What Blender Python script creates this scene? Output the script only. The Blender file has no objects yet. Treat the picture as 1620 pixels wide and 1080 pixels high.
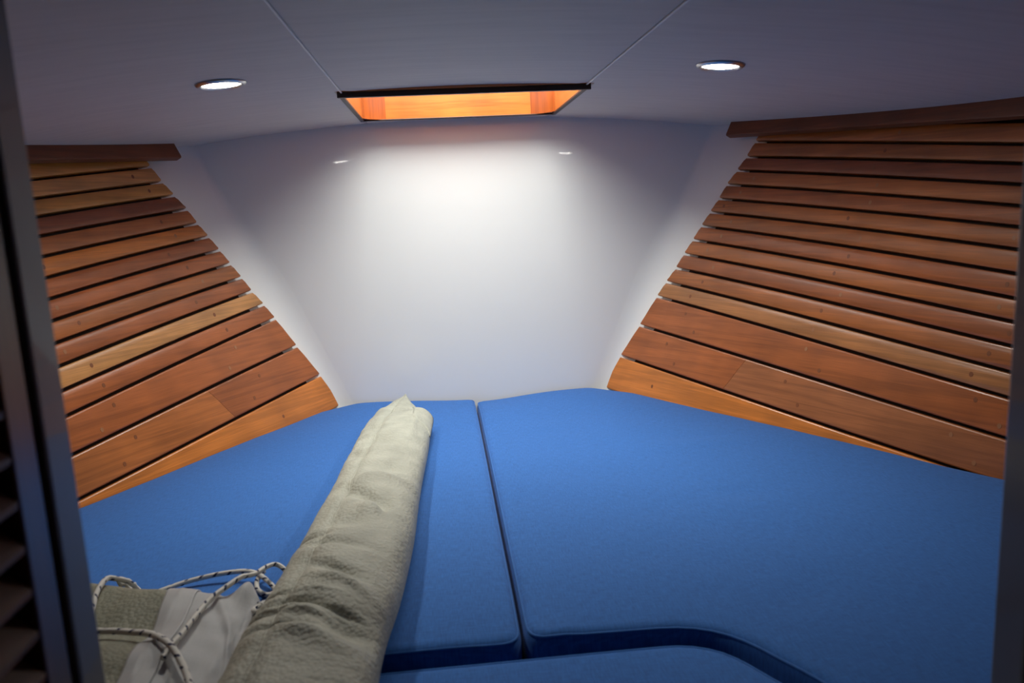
import bpy, bmesh, math, random
from mathutils import Vector, Matrix, noise, geometry
random.seed(7)
scene = bpy.context.scene
COL = scene.collection
PI = math.pi

# ------------------------------------------------------------------ camera
right = Vector((0.9953, -0.0933, -0.0463))
fwd = Vector((0.0842, 0.9816, -0.1710)).normalized()
right = (right - fwd * right.dot(fwd)).normalized()
up = right.cross(fwd)
cam_d = bpy.data.cameras.new('camera')
cam_d.sensor_width = 36.0
cam_d.lens = 1241.0 / 1620.0 * 36.0
cam_d.clip_start = 0.01
cam_d.dof.use_dof = True
cam_d.dof.focus_distance = 2.0
cam_d.dof.aperture_fstop = 5.2
cam = bpy.data.objects.new('camera', cam_d)
COL.objects.link(cam)
cam.matrix_world = Matrix(((right.x, up.x, -fwd.x, 0), (right.y, up.y, -fwd.y, 0),
                           (right.z, up.z, -fwd.z, 0), (0, 0, 0, 1)))
scene.camera = cam

# ------------------------------------------------------------------ daylight and exposure
world = bpy.data.worlds.new('sky')
scene.world = world
world.use_nodes = True
bg = world.node_tree.nodes['Background']
bg.inputs[0].default_value = (1.0, 0.985, 0.93, 1)
# overcast sky: zenith three times as bright as the horizon
SKY = 22.0
wn, wl = world.node_tree.nodes, world.node_tree.links.new
w_tc = wn.new('ShaderNodeTexCoord'); w_sp = wn.new('ShaderNodeSeparateXYZ')
w_mr = wn.new('ShaderNodeMapRange')
w_mr.inputs[1].default_value = 0.0; w_mr.inputs[2].default_value = 1.0
w_mr.inputs[3].default_value = SKY / 3.0; w_mr.inputs[4].default_value = SKY
wl(w_tc.outputs['Generated'], w_sp.inputs[0]); wl(w_sp.outputs[2], w_mr.inputs[0]); wl(w_mr.outputs[0], bg.inputs[1])
scene.view_settings.view_transform = 'Standard'
scene.view_settings.look = 'None'
scene.view_settings.gamma = 1.0
scene.view_settings.use_curve_mapping = False
scene.view_settings.exposure = 0.12
LAMP_WATTS = 2.1

# ------------------------------------------------------------------ helpers
def new_mat(name):
    m = bpy.data.materials.new(name)
    m.use_nodes = True
    nt = m.node_tree
    return m, nt, nt.nodes['Principled BSDF']

def nd(nt, kind, **kw):
    n = nt.nodes.new(kind)
    for k, v in kw.items():
        setattr(n, k, v)
    return n

def plain(name, col, rough=0.5, metal=0.0, coat=0.0, emit=None, es=0.0, spec=0.5):
    m, nt, b = new_mat(name)
    b.inputs['Base Color'].default_value = (*col, 1)
    b.inputs['Roughness'].default_value = rough
    b.inputs['Metallic'].default_value = metal
    b.inputs['Coat Weight'].default_value = coat
    b.inputs['Specular IOR Level'].default_value = spec
    if emit:
        b.inputs['Emission Color'].default_value = (*emit, 1)
        b.inputs['Emission Strength'].default_value = es
    return m

def mesh_obj(name, verts, faces, mat=None, parent=None, uvs=None, smooth=True):
    me = bpy.data.meshes.new(name)
    me.from_pydata([tuple(v) for v in verts], [], faces)
    if uvs:
        lay = me.uv_layers.new(name='UVMap')
        for lp in me.loops:
            lay.data[lp.index].uv = uvs[lp.vertex_index]
    if smooth:
        me.polygons.foreach_set('use_smooth', [True] * len(me.polygons))
    if mat:
        me.materials.append(mat)
    o = bpy.data.objects.new(name, me)
    COL.objects.link(o)
    if parent:
        o.parent = parent
    return o

def recalc(o):
    bm = bmesh.new(); bm.from_mesh(o.data)
    bmesh.ops.recalc_face_normals(bm, faces=bm.faces)
    bm.to_mesh(o.data); bm.free()
    return o

def flat_shade(o, ang=35):
    o.data.set_sharp_from_angle(angle=math.radians(ang))
    return o

def box(name, x0, x1, y0, y1, z0, z1, mat, parent=None, bev=0.0):
    v = [(x, y, z) for x in (x0, x1) for y in (y0, y1) for z in (z0, z1)]
    f = [(0, 1, 3, 2), (4, 6, 7, 5), (0, 4, 5, 1), (2, 3, 7, 6), (0, 2, 6, 4), (1, 5, 7, 3)]
    o = mesh_obj(name, v, f, mat, parent, smooth=False)
    recalc(o)
    if bev:
        bm = bmesh.new(); bm.from_mesh(o.data)
        bmesh.ops.bevel(bm, geom=bm.edges[:], offset=bev, segments=2, profile=0.5, affect='EDGES')
        bm.to_mesh(o.data); bm.free()
    # length-wise UVs for grained materials
    me = o.data
    lay = me.uv_layers.new(name='UVMap')
    dims = [abs(x1 - x0), abs(y1 - y0), abs(z1 - z0)]
    ax = dims.index(max(dims))
    for p in me.polygons:
        n = [abs(c) for c in p.normal]; n[ax] = -1
        na = n.index(max(n))
        other = 3 - ax - na
        for li in p.loop_indices:
            co = me.vertices[me.loops[li].vertex_index].co
            lay.data[li].uv = (co[ax], co[other] + 0.37 * na)
    return o

def empty(name, loc=(0, 0, 0)):
    o = bpy.data.objects.new(name, None)
    o.location = loc
    o.empty_display_size = 0.05
    COL.objects.link(o)
    return o

def tag(o, label=None, cat=None, group=None, kind=None):
    if label: o['label'] = label
    if cat: o['category'] = cat
    if group: o['group'] = group
    if kind: o['kind'] = kind
    return o

def catmull(pts, n=10, closed=False):
    pts = [Vector(p) for p in pts]
    out = []
    m = len(pts)
    for i in range(m - 1):
        p0 = pts[max(i - 1, 0)]; p1 = pts[i]; p2 = pts[i + 1]; p3 = pts[min(i + 2, m - 1)]
        for k in range(n):
            t = k / n
            out.append(0.5 * ((2 * p1) + (p2 - p0) * t + (2 * p0 - 5 * p1 + 4 * p2 - p3) * t * t
                              + (3 * p1 - p0 - 3 * p2 + p3) * t ** 3))
    out.append(pts[-1])
    return out

def tube(name, path, r, mat, parent=None, seg=8, closed=False, taper=False):
    path = [Vector(p) for p in path]
    n = len(path)
    verts, faces, uvs = [], [], []
    nrm = None
    L = 0.0
    for i, p in enumerate(path):
        a = path[(i - 1) % n] if (closed or i > 0) else path[i]
        b = path[(i + 1) % n] if (closed or i < n - 1) else path[i]
        t = (b - a).normalized()
        if nrm is None:
            nrm = t.orthogonal().normalized()
        nrm = (nrm - t * nrm.dot(t)).normalized()
        bi = t.cross(nrm)
        if i:
            L += (p - path[i - 1]).length
        for k in range(seg + 1):
            an = 2 * PI * k / seg
            verts.append(p + (nrm * math.cos(an) + bi * math.sin(an)) * r)
            uvs.append((L, k / seg))
    s1 = seg + 1
    for i in range(n - 1):
        for k in range(seg):
            faces.append((i * s1 + k, i * s1 + k + 1, (i + 1) * s1 + k + 1, (i + 1) * s1 + k))
    if not closed:
        faces.append(tuple(range(seg - 1, -1, -1)))
        faces.append(tuple((n - 1) * s1 + k for k in range(seg)))
    else:
        for k in range(seg):
            faces.append(((n - 1) * s1 + k, (n - 1) * s1 + k + 1, k + 1, k))
    return mesh_obj(name, verts, faces, mat, parent, uvs)

# ------------------------------------------------------------------ materials
def wood_mat(name, use_objcol=True, col=(0.3, 0.1, 0.035), rough=0.36, coat=0.30, dark=0.45, scale=1.0):
    m, nt, b = new_mat(name)
    L = nt.links.new
    uv = nd(nt, 'ShaderNodeTexCoord')
    oi = nd(nt, 'ShaderNodeObjectInfo')
    rnd = nd(nt, 'ShaderNodeMath', operation='MULTIPLY'); rnd.inputs[1].default_value = 37.0
    L(oi.outputs['Random'], rnd.inputs[0])
    mp = nd(nt, 'ShaderNodeMapping')
    mp.inputs['Scale'].default_value = (1.6 * scale, 34 * scale, 1)
    L(uv.outputs['UV'], mp.inputs['Vector'])
    cmb = nd(nt, 'ShaderNodeCombineXYZ'); L(rnd.outputs[0], cmb.inputs[0]); L(rnd.outputs[0], cmb.inputs[1])
    L(cmb.outputs[0], mp.inputs['Location'])
    # broad cathedral figure
    n1 = nd(nt, 'ShaderNodeTexNoise'); n1.inputs['Scale'].default_value = 1.0
    n1.inputs['Detail'].default_value = 3; n1.inputs['Distortion'].default_value = 0.6
    L(mp.outputs[0], n1.inputs['Vector'])
    wv = nd(nt, 'ShaderNodeMath', operation='MULTIPLY'); wv.inputs[1].default_value = 26.0
    L(n1.outputs[0], wv.inputs[0])
    sn = nd(nt, 'ShaderNodeMath', operation='SINE'); L(wv.outputs[0], sn.inputs[0])
    # fine fibres
    mp2 = nd(nt, 'ShaderNodeMapping'); mp2.inputs['Scale'].default_value = (14 * scale, 520 * scale, 1)
    L(uv.outputs['UV'], mp2.inputs['Vector']); L(cmb.outputs[0], mp2.inputs['Location'])
    n2 = nd(nt, 'ShaderNodeTexNoise'); n2.inputs['Scale'].default_value = 1.0; n2.inputs['Detail'].default_value = 4
    L(mp2.outputs[0], n2.inputs['Vector'])
    # blotches across the board (figure, ribbon)
    mp3 = nd(nt, 'ShaderNodeMapping'); mp3.inputs['Scale'].default_value = (9, 5, 1)
    L(uv.outputs['UV'], mp3.inputs['Vector']); L(cmb.outputs[0], mp3.inputs['Location'])
    n3 = nd(nt, 'ShaderNodeTexNoise'); n3.inputs['Scale'].default_value = 1.0; n3.inputs['Detail'].default_value = 2
    L(mp3.outputs[0], n3.inputs['Vector'])
    r1 = nd(nt, 'ShaderNodeMapRange'); r1.inputs[1].default_value = -1; r1.inputs[2].default_value = 1
    r1.inputs[3].default_value = 0.84; r1.inputs[4].default_value = 1.09
    L(sn.outputs[0], r1.inputs[0])
    r2 = nd(nt, 'ShaderNodeMapRange'); r2.inputs[1].default_value = 0.3; r2.inputs[2].default_value = 0.7
    r2.inputs[3].default_value = 0.83; r2.inputs[4].default_value = 1.13
    L(n2.outputs[0], r2.inputs[0])
    r3 = nd(nt, 'ShaderNodeMapRange'); r3.inputs[1].default_value = 0.3; r3.inputs[2].default_value = 0.7
    r3.inputs[3].default_value = 0.85; r3.inputs[4].default_value = 1.15
    L(n3.outputs[0], r3.inputs[0])
    m1 = nd(nt, 'ShaderNodeMath', operation='MULTIPLY'); L(r1.outputs[0], m1.inputs[0]); L(r2.outputs[0], m1.inputs[1])
    m2 = nd(nt, 'ShaderNodeMath', operation='MULTIPLY'); L(m1.outputs[0], m2.inputs[0]); L(r3.outputs[0], m2.inputs[1])
    vm = nd(nt, 'ShaderNodeVectorMath', operation='SCALE')
    if use_objcol:
        L(oi.outputs['Color'], vm.inputs[0])
    else:
        vm.inputs[0].default_value = col
    L(m2.outputs[0], vm.inputs['Scale'])
    L(vm.outputs[0], b.inputs['Base Color'])
    b.inputs['Roughness'].default_value = rough
    b.inputs['Coat Weight'].default_value = coat
    b.inputs['Coat Roughness'].default_value = 0.22
    bp = nd(nt, 'ShaderNodeBump'); bp.inputs['Strength'].default_value = 0.06; bp.inputs['Distance'].default_value = 0.002
    L(n2.outputs[0], bp.inputs['Height']); L(bp.outputs[0], b.inputs['Normal'])
    return m

def fabric_mat(name, col, amp=0.12, weave=900.0, rough=0.85, bump=0.15, sheen=0.25):
    m, nt, b = new_mat(name)
    L = nt.links.new
    tc = nd(nt, 'ShaderNodeTexCoord')
    tex = []
    for sc in ((weave, weave * 0.06, 40), (weave * 0.06, weave, 40)):
        mp = nd(nt, 'ShaderNodeMapping'); mp.inputs['Scale'].default_value = sc
        L(tc.outputs['Object'], mp.inputs['Vector'])
        n = nd(nt, 'ShaderNodeTexNoise'); n.inputs['Scale'].default_value = 1; n.inputs['Detail'].default_value = 2
        L(mp.outputs[0], n.inputs['Vector']); tex.append(n)
    ad = nd(nt, 'ShaderNodeMath', operation='ADD'); L(tex[0].outputs[0], ad.inputs[0]); L(tex[1].outputs[0], ad.inputs[1])
    rg = nd(nt, 'ShaderNodeMapRange'); rg.inputs[1].default_value = 0.7; rg.inputs[2].default_value = 1.3
    rg.inputs[3].default_value = 1 - amp; rg.inputs[4].default_value = 1 + amp
    L(ad.outputs[0], rg.inputs[0])
    vm = nd(nt, 'ShaderNodeVectorMath', operation='SCALE'); vm.inputs[0].default_value = col
    L(rg.outputs[0], vm.inputs['Scale']); L(vm.outputs[0], b.inputs['Base Color'])
    b.inputs['Roughness'].default_value = rough
    b.inputs['Specular IOR Level'].default_value = 0.25
    b.inputs['Sheen Weight'].default_value = sheen
    b.inputs['Sheen Roughness'].default_value = 0.5
    bp = nd(nt, 'ShaderNodeBump'); bp.inputs['Strength'].default_value = bump; bp.inputs['Distance'].default_value = 0.001
    L(ad.outputs[0], bp.inputs['Height']); L(bp.outputs[0], b.inputs['Normal'])
    return m

def embossed_mat(name, col, size=170.0, strength=0.5):
    m, nt, b = new_mat(name)
    L = nt.links.new
    tc = nd(nt, 'ShaderNodeTexCoord')
    vo = nd(nt, 'ShaderNodeTexVoronoi'); vo.inputs['Scale'].default_value = size
    L(tc.outputs['Object'], vo.inputs['Vector'])
    no = nd(nt, 'ShaderNodeTexNoise'); no.inputs['Scale'].default_value = 22; no.inputs['Detail'].default_value = 4
    L(tc.outputs['Object'], no.inputs['Vector'])
    rg = nd(nt, 'ShaderNodeMapRange'); rg.inputs[1].default_value = 0.3; rg.inputs[2].default_value = 0.7
    rg.inputs[3].default_value = 0.86; rg.inputs[4].default_value = 1.1
    L(no.outputs[0], rg.inputs[0])
    vm = nd(nt, 'ShaderNodeVectorMath', operation='SCALE'); vm.inputs[0].default_value = col
    L(rg.outputs[0], vm.inputs['Scale']); L(vm.outputs[0], b.inputs['Base Color'])
    b.inputs['Roughness'].default_value = 0.6
    b.inputs['Specular IOR Level'].default_value = 0.35
    bp = nd(nt, 'ShaderNodeBump'); bp.inputs['Strength'].default_value = strength; bp.inputs['Distance'].default_value = 0.0025
    bp.invert = True
    L(vo.outputs['Distance'], bp.inputs['Height'])
    bp2 = nd(nt, 'ShaderNodeBump'); bp2.inputs['Strength'].default_value = 0.2; bp2.inputs['Distance'].default_value = 0.012
    L(no.outputs[0], bp2.inputs['Height']); L(bp.outputs[0], bp2.inputs['Normal'])
    L(bp2.outputs[0], b.inputs['Normal'])
    return m

def rope_mat(name):
    m, nt, b = new_mat(name)
    L = nt.links.new
    tc = nd(nt, 'ShaderNodeTexCoord')
    sp = nd(nt, 'ShaderNodeSeparateXYZ'); L(tc.outputs['UV'], sp.inputs[0])
    def helix(freq, turns, lo):
        a = nd(nt, 'ShaderNodeMath', operation='MULTIPLY'); a.inputs[1].default_value = freq; L(sp.outputs[0], a.inputs[0])
        c = nd(nt, 'ShaderNodeMath', operation='MULTIPLY'); c.inputs[1].default_value = turns; L(sp.outputs[1], c.inputs[0])
        s = nd(nt, 'ShaderNodeMath', operation='ADD'); L(a.outputs[0], s.inputs[0]); L(c.outputs[0], s.inputs[1])
        f = nd(nt, 'ShaderNodeMath', operation='FRACT'); L(s.outputs[0], f.inputs[0])
        g = nd(nt, 'ShaderNodeMath', operation='LESS_THAN'); g.inputs[1].default_value = lo; L(f.outputs[0], g.inputs[0])
        return f, g
    f1, g1 = helix(42, 1, 0.22)
    f2, g2 = helix(150, -2, 0.5)
    f3, g3 = helix(150, 3, 0.5)
    f4, g4 = helix(-9, 2, 0.62)
    mu = nd(nt, 'ShaderNodeMath', operation='MULTIPLY'); L(g1.outputs[0], mu.inputs[0]); L(g4.outputs[0], mu.inputs[1])
    mx = nd(nt, 'ShaderNodeMix', data_type='RGBA')
    mx.inputs[6].default_value = (0.62, 0.60, 0.55, 1); mx.inputs[7].default_value = (0.02, 0.025, 0.07, 1)
    L(mu.outputs[0], mx.inputs[0]); L(mx.outputs[2], b.inputs['Base Color'])
    ad = nd(nt, 'ShaderNodeMath', operation='ADD'); L(f2.outputs[0], ad.inputs[0]); L(f3.outputs[0], ad.inputs[1])
    bp = nd(nt, 'ShaderNodeBump'); bp.inputs['Strength'].default_value = 0.4; bp.inputs['Distance'].default_value = 0.001
    L(ad.outputs[0], bp.inputs['Height']); L(bp.outputs[0], b.inputs['Normal'])
    b.inputs['Roughness'].default_value = 0.8
    return m

def headliner_mat():
    m, nt, b = new_mat('headliner_vinyl')
    L = nt.links.new
    tc = nd(nt, 'ShaderNodeTexCoord')
    n = nd(nt, 'ShaderNodeTexNoise'); n.inputs['Scale'].default_value = 420; n.inputs['Detail'].default_value = 3
    L(tc.outputs['Object'], n.inputs['Vector'])
    mp = nd(nt, 'ShaderNodeMapping'); mp.inputs['Scale'].default_value = (6, 60, 1)
    L(tc.outputs['Object'], mp.inputs['Vector'])
    n2 = nd(nt, 'ShaderNodeTexNoise'); n2.inputs['Scale'].default_value = 1; n2.inputs['Detail'].default_value = 3
    L(mp.outputs[0], n2.inputs['Vector'])
    rg = nd(nt, 'ShaderNodeMapRange'); rg.inputs[1].default_value = 0.3; rg.inputs[2].default_value = 0.7
    rg.inputs[3].default_value = 0.95; rg.inputs[4].default_value = 1.04
    L(n2.outputs[0], rg.inputs[0])
    vm = nd(nt, 'ShaderNodeVectorMath', operation='SCALE'); vm.inputs[0].default_value = (0.68, 0.62, 0.56)
    L(rg.outputs[0], vm.inputs['Scale']); L(vm.outputs[0], b.inputs['Base Color'])
    b.inputs['Roughness'].default_value = 0.6
    b.inputs['Specular IOR Level'].default_value = 0.3
    bp = nd(nt, 'ShaderNodeBump'); bp.inputs['Strength'].default_value = 0.15; bp.inputs['Distance'].default_value = 0.0008
    L(n.outputs[0], bp.inputs['Height']); L(bp.outputs[0], b.inputs['Normal'])
    return m

def gelcoat_mat():
    m, nt, b = new_mat('white_gelcoat')
    L = nt.links.new
    tc = nd(nt, 'ShaderNodeTexCoord')
    n = nd(nt, 'ShaderNodeTexNoise'); n.inputs['Scale'].default_value = 2.2; n.inputs['Detail'].default_value = 2
    L(tc.outputs['Object'], n.inputs['Vector'])
    rg = nd(nt, 'ShaderNodeMapRange'); rg.inputs[3].default_value = 0.97; rg.inputs[4].default_value = 1.03
    L(n.outputs[0], rg.inputs[0])
    vm = nd(nt, 'ShaderNodeVectorMath', operation='SCALE'); vm.inputs[0].default_value = (0.86, 0.86, 0.83)
    L(rg.outputs[0], vm.inputs['Scale']); L(vm.outputs[0], b.inputs['Base Color'])
    b.inputs['Roughness'].default_value = 0.45
    b.inputs['Coat Weight'].default_value = 0.6
    b.inputs['Coat Roughness'].default_value = 0.035
    bp = nd(nt, 'ShaderNodeBump'); bp.inputs['Strength'].default_value = 0.05; bp.inputs['Distance'].default_value = 0.01
    L(n.outputs[0], bp.inputs['Height'])
    L(bp.outputs[0], b.inputs['Coat Normal'])
    return m

M_SLAT = wood_mat('varnished_teak_slat')
M_FASCIA = wood_mat('varnished_mahogany', False, (0.18, 0.044, 0.011), rough=0.42, coat=0.05)
M_TRUNK = wood_mat('hatch_varnished_teak', False, (0.55, 0.155, 0.028), rough=0.2, coat=0.8)
M_TRUNKC = wood_mat('hatch_corner_teak', False, (0.36, 0.075, 0.012), rough=0.2, coat=0.8)
M_DOOR = wood_mat('dark_varnished_door', False, (0.10, 0.03, 0.010), rough=0.28, coat=0.4)
M_LOUVRE = wood_mat('louvre_teak', False, (0.13, 0.036, 0.006), rough=0.5, coat=0.0)
M_JAMB = plain('jamb_reflected_grey', (0.13, 0.125, 0.135), 0.4, coat=0.3)  # grey reflection on the glossy jamb, put into its base colour
M_DARK = plain('black_gasket', (0.012, 0.008, 0.007), 0.5)
M_RIM = plain('dark_hatch_rim', (0.035, 0.016, 0.010), 0.4)
M_GEL = gelcoat_mat()
M_HEAD = headliner_mat()
M_HULL = plain('matte_white_hull', (0.84, 0.84, 0.81), 0.55, spec=0.3)
M_GAPSHADE = plain('slat_gap_shade', (0.022, 0.011, 0.007), 0.9)  # shade between the slats as a dark colour
M_SEAM = plain('headliner_welt', (0.88, 0.83, 0.78), 0.5)
M_BLUE = fabric_mat('blue_canvas', (0.029, 0.128, 0.40), amp=0.24, sheen=0.08)
M_BLUEP = fabric_mat('blue_piping', (0.030, 0.128, 0.39), amp=0.08, sheen=0.08)
M_SILVER = embossed_mat('sage_grey_embossed_vinyl', (0.40, 0.40, 0.33))
M_OLIVE = embossed_mat('olive_grey_embossed_vinyl', (0.20, 0.20, 0.15))
M_GREY = fabric_mat('grey_nylon', (0.36, 0.36, 0.36), amp=0.05, rough=0.55, bump=0.05)
M_ROPE = rope_mat('flecked_braided_cord')
M_CHROME = plain('satin_metal', (0.55, 0.55, 0.56), 0.28, metal=1.0)
M_LED = plain('led_diffuser', (0.9, 0.9, 0.88), 0.5, emit=(1.0, 0.97, 0.90), es=40.0)
M_PLY = plain('berth_plywood', (0.30, 0.2, 0.11), 0.7)
M_SALOON = plain('saloon_panel', (0.10, 0.05, 0.03), 0.6)

# ------------------------------------------------------------------ hull shape (boat centreline x = CX, bow towards +Y)
CX = 0.08
Z_BED = -0.58
Y_BOW = 2.42
def wb(Y): return 0.417 + 0.59 * (2.42 - Y)
def wt(Y):
    t = min(2.36 - Y, 1.12)
    return 0.80 + 0.62 * t - 0.27 * t * t
def width(Y, z):
    v = (z + 0.58) / 0.78
    b = wb(max(Y, 1.25)) + max(0, 1.25 - Y) * 0.10
    return b + (wt(Y) - b) * v
def hull(Y, z, side, out=0.0):
    """point on the face of the slats, `out` metres further towards the skin"""
    w0 = width(Y, z)
    e = 0.01
    dz = (width(Y, z + e) - width(Y, z - e)) / (2 * e)
    dy = (width(Y + e, z) - width(Y - e, z)) / (2 * e)
    n = Vector((1, -dy, -dz)).normalized()
    return Vector((CX + side * (w0 + n.x * out), Y + n.y * out, z + n.z * out))
def zceil(x): return 0.263 - 0.083 * (x - CX) ** 2
def ybow(z): return Y_BOW + 0.020 * (z + 0.3)

# floor of the berth
SKIN = 0.026
def platform():
    ys = [0.58 + i * 0.115 for i in range(17)]
    v, f = [], []
    for y in ys:
        for z in (-0.715, -0.695):
            wv = width(y, -0.70) + 0.01
            v += [(CX - wv, y, z), (CX + wv, y, z)]
    for i in range(len(ys) - 1):
        a = 4 * i; b = a + 4
        f += [(a, b, b + 1, a + 1), (a + 2, a + 3, b + 3, b + 2), (a, a + 2, b + 2, b), (a + 1, b + 1, b + 3, a + 3)]
    e = 4 * (len(ys) - 1)
    f += [(0, 1, 3, 2), (e, e + 2, e + 3, e + 1)]
    return recalc(mesh_obj('floor', v, f, M_PLY, smooth=False))
tag(platform(), 'plywood berth platform under the blue cushions', kind='structure')

# hull sides: white skin + slats
def hull_skin(name, side):
    zs = [-0.78 + i * 0.045 for i in range(26)]
    ys = [0.45 + i * 0.1 for i in range(17)] + [2.12, 2.18, 2.24, 2.29, 2.33]
    v, f = [], []
    rows = []
    for z in zs:
        row = []
        for y in ys:
            row.append(hull(y, z, side, SKIN))
        # corner point where the skin would meet the bulkhead
        yb = ybow(z)
        c = hull(yb, z, side, SKIN); c.y = yb; c.z = z
        for r in row: r.z = z
        p0 = row[-1]
        lo = max(0.0, min(1.0, (0.10 - z) / 0.30))
        pb = Vector((c.x - side * (0.012 + 0.05 * lo), yb, z))
        ph = c.lerp(p0, min(0.9, (0.014 + 0.04 * lo) / max((p0 - c).length, 1e-3)))
        for k in range(9):
            t = k / 8
            row.append(ph * (1 - t) ** 2 + c * 2 * t * (1 - t) + pb * t * t)
        rows.append(row)
    n = len(rows[0])
    for r in rows: v += r
    for i in range(len(rows) - 1):
        for j in range(n - 1):
            f.append((i * n + j, i * n + j + 1, (i + 1) * n + j + 1, (i + 1) * n + j))
    o = mesh_obj(name, v, f, M_HULL)
    bm = bmesh.new(); bm.from_mesh(o.data)
    # normals towards the cabin
    bm.normal_update()
    s = sum(fc.normal.x * side * fc.calc_area() for fc in bm.faces)
    if s > 0:
        bmesh.ops.reverse_faces(bm, faces=bm.faces)
    bm.to_mesh(o.data); bm.free()
    md = o.modifiers.new('thickness', 'SOLIDIFY'); md.thickness = 0.012; md.offset = -1; md.use_rim = False
    return o, [r[-1] for r in rows]
wall_l, edge_l = hull_skin('wall_left', -1)
wall_r, edge_r = hull_skin('wall_right', 1)
tag(wall_l, 'white hull side lined with slats on the port side', kind='structure')
tag(wall_r, 'white hull side lined with slats on the starboard side', kind='structure')

# forward bulkhead between the two fillets
v, f = [], []
NX = 16
for a, b in zip(edge_l, edge_r):
    for i in range(NX + 1):
        v.append(a.lerp(b, i / NX))
for i in range(len(edge_l) - 1):
    for j in range(NX):
        k = i * (NX + 1) + j
        f.append((k, k + 1, k + NX + 2, k + NX + 1))
wf = mesh_obj('wall_front', v, f, M_GEL)
md = wf.modifiers.new('thickness', 'SOLIDIFY'); md.thickness = 0.012; md.offset = -1; md.use_rim = False
tag(wf, 'glossy white bulkhead closing the bow end of the berth', kind='structure')

def gap_shade(side, par):  # dark sheet added behind the slats to put shade into their gaps
    v, f = [], []
    ny, nz = 16, 14
    for j in range(ny + 1):
        for k in range(nz + 1):
            z = -0.70 + 0.87 * k / nz
            y1 = 2.235 - 0.21 * (z - 0.17) - 0.016
            Y = 0.60 + (y1 - 0.60) * j / ny
            v.append(hull(Y, z, side, 0.0175))
    for j in range(ny):
        for k in range(nz):
            a = j * (nz + 1) + k
            f.append((a, a + 1, a + nz + 2, a + nz + 1))
    o = mesh_obj('gap_shade_sheet', v, f, M_GAPSHADE, par)
    md = o.modifiers.new('thickness', 'SOLIDIFY'); md.thickness = 0.002; md.offset = 0
gap_shade(-1, wall_l); gap_shade(1, wall_r)

# slat boundaries: (z at the forward end, Y of the forward end, rise towards the bow on the left and right side)
BND = [(0.148, 2.250, 0.116, 0.102), (0.107, 2.258, 0.113, 0.096), (0.070, 2.270, 0.114, 0.099),
       (0.031, 2.284, 0.115, 0.100), (-0.009, 2.291, 0.119, 0.100), (-0.047, 2.301, 0.128, 0.105),
       (-0.0865, 2.311, 0.133, 0.112), (-0.1275, 2.320, 0.136, 0.118), (-0.169, 2.330, 0.139, 0.121),
       (-0.211, 2.338, 0.144, 0.125), (-0.253, 2.351, 0.150, 0.132), (-0.2975, 2.362, 0.156, 0.136),
       (-0.3875, 2.381, 0.131, 0.122), (-0.486, 2.404, 0.112, 0.110)]
BND = [(0.192, 2.242, 0.116, 0.102)] + BND + [(-0.59, 2.417, 0.10, 0.10)]
REDB = (0.33, 0.090, 0.020); MIDB = (0.37, 0.112, 0.024); GOLD = (0.47, 0.20, 0.04)
TAN = (0.52, 0.235, 0.07); DARK = (0.23, 0.055, 0.013); ORNG = (0.50, 0.155, 0.024)
COLS = {-1: [GOLD, TAN, GOLD, DARK, MIDB, ORNG, REDB, REDB, MIDB, REDB, TAN, REDB, REDB, REDB, ORNG],  # gold of the top port slat includes the downlight's glow
        1: [MIDB, MIDB, DARK, MIDB, REDB, MIDB, MIDB, REDB, MIDB, REDB, MIDB, (0.38, 0.15, 0.045), REDB, REDB, ORNG]}
plug_me = None
def plug_mesh():
    v = [(0, 0, 0.0006)] + [(0.0042 * math.cos(a * PI / 6), 0.0055 * math.sin(a * PI / 6), 0.0006) for a in range(12)] + \
        [(0.0042 * math.cos(a * PI / 6), 0.0055 * math.sin(a * PI / 6), -0.001) for a in range(12)]
    f = [(0, 1 + a, 1 + (a + 1) % 12) for a in range(12)] + \
        [(1 + a, 13 + a, 13 + (a + 1) % 12, 1 + (a + 1) % 12) for a in range(12)]
    me = bpy.data.meshes.new('wood_plug'); me.from_pydata(v, [], f)
    return me
PLUG_L = plug_mesh(); PLUG_L.materials.append(plain('light_wood_plug', (0.36, 0.15, 0.06), 0.4))
PLUG_D = plug_mesh(); PLUG_D.materials.append(plain('dark_wood_plug', (0.22, 0.068, 0.02), 0.4))

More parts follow.
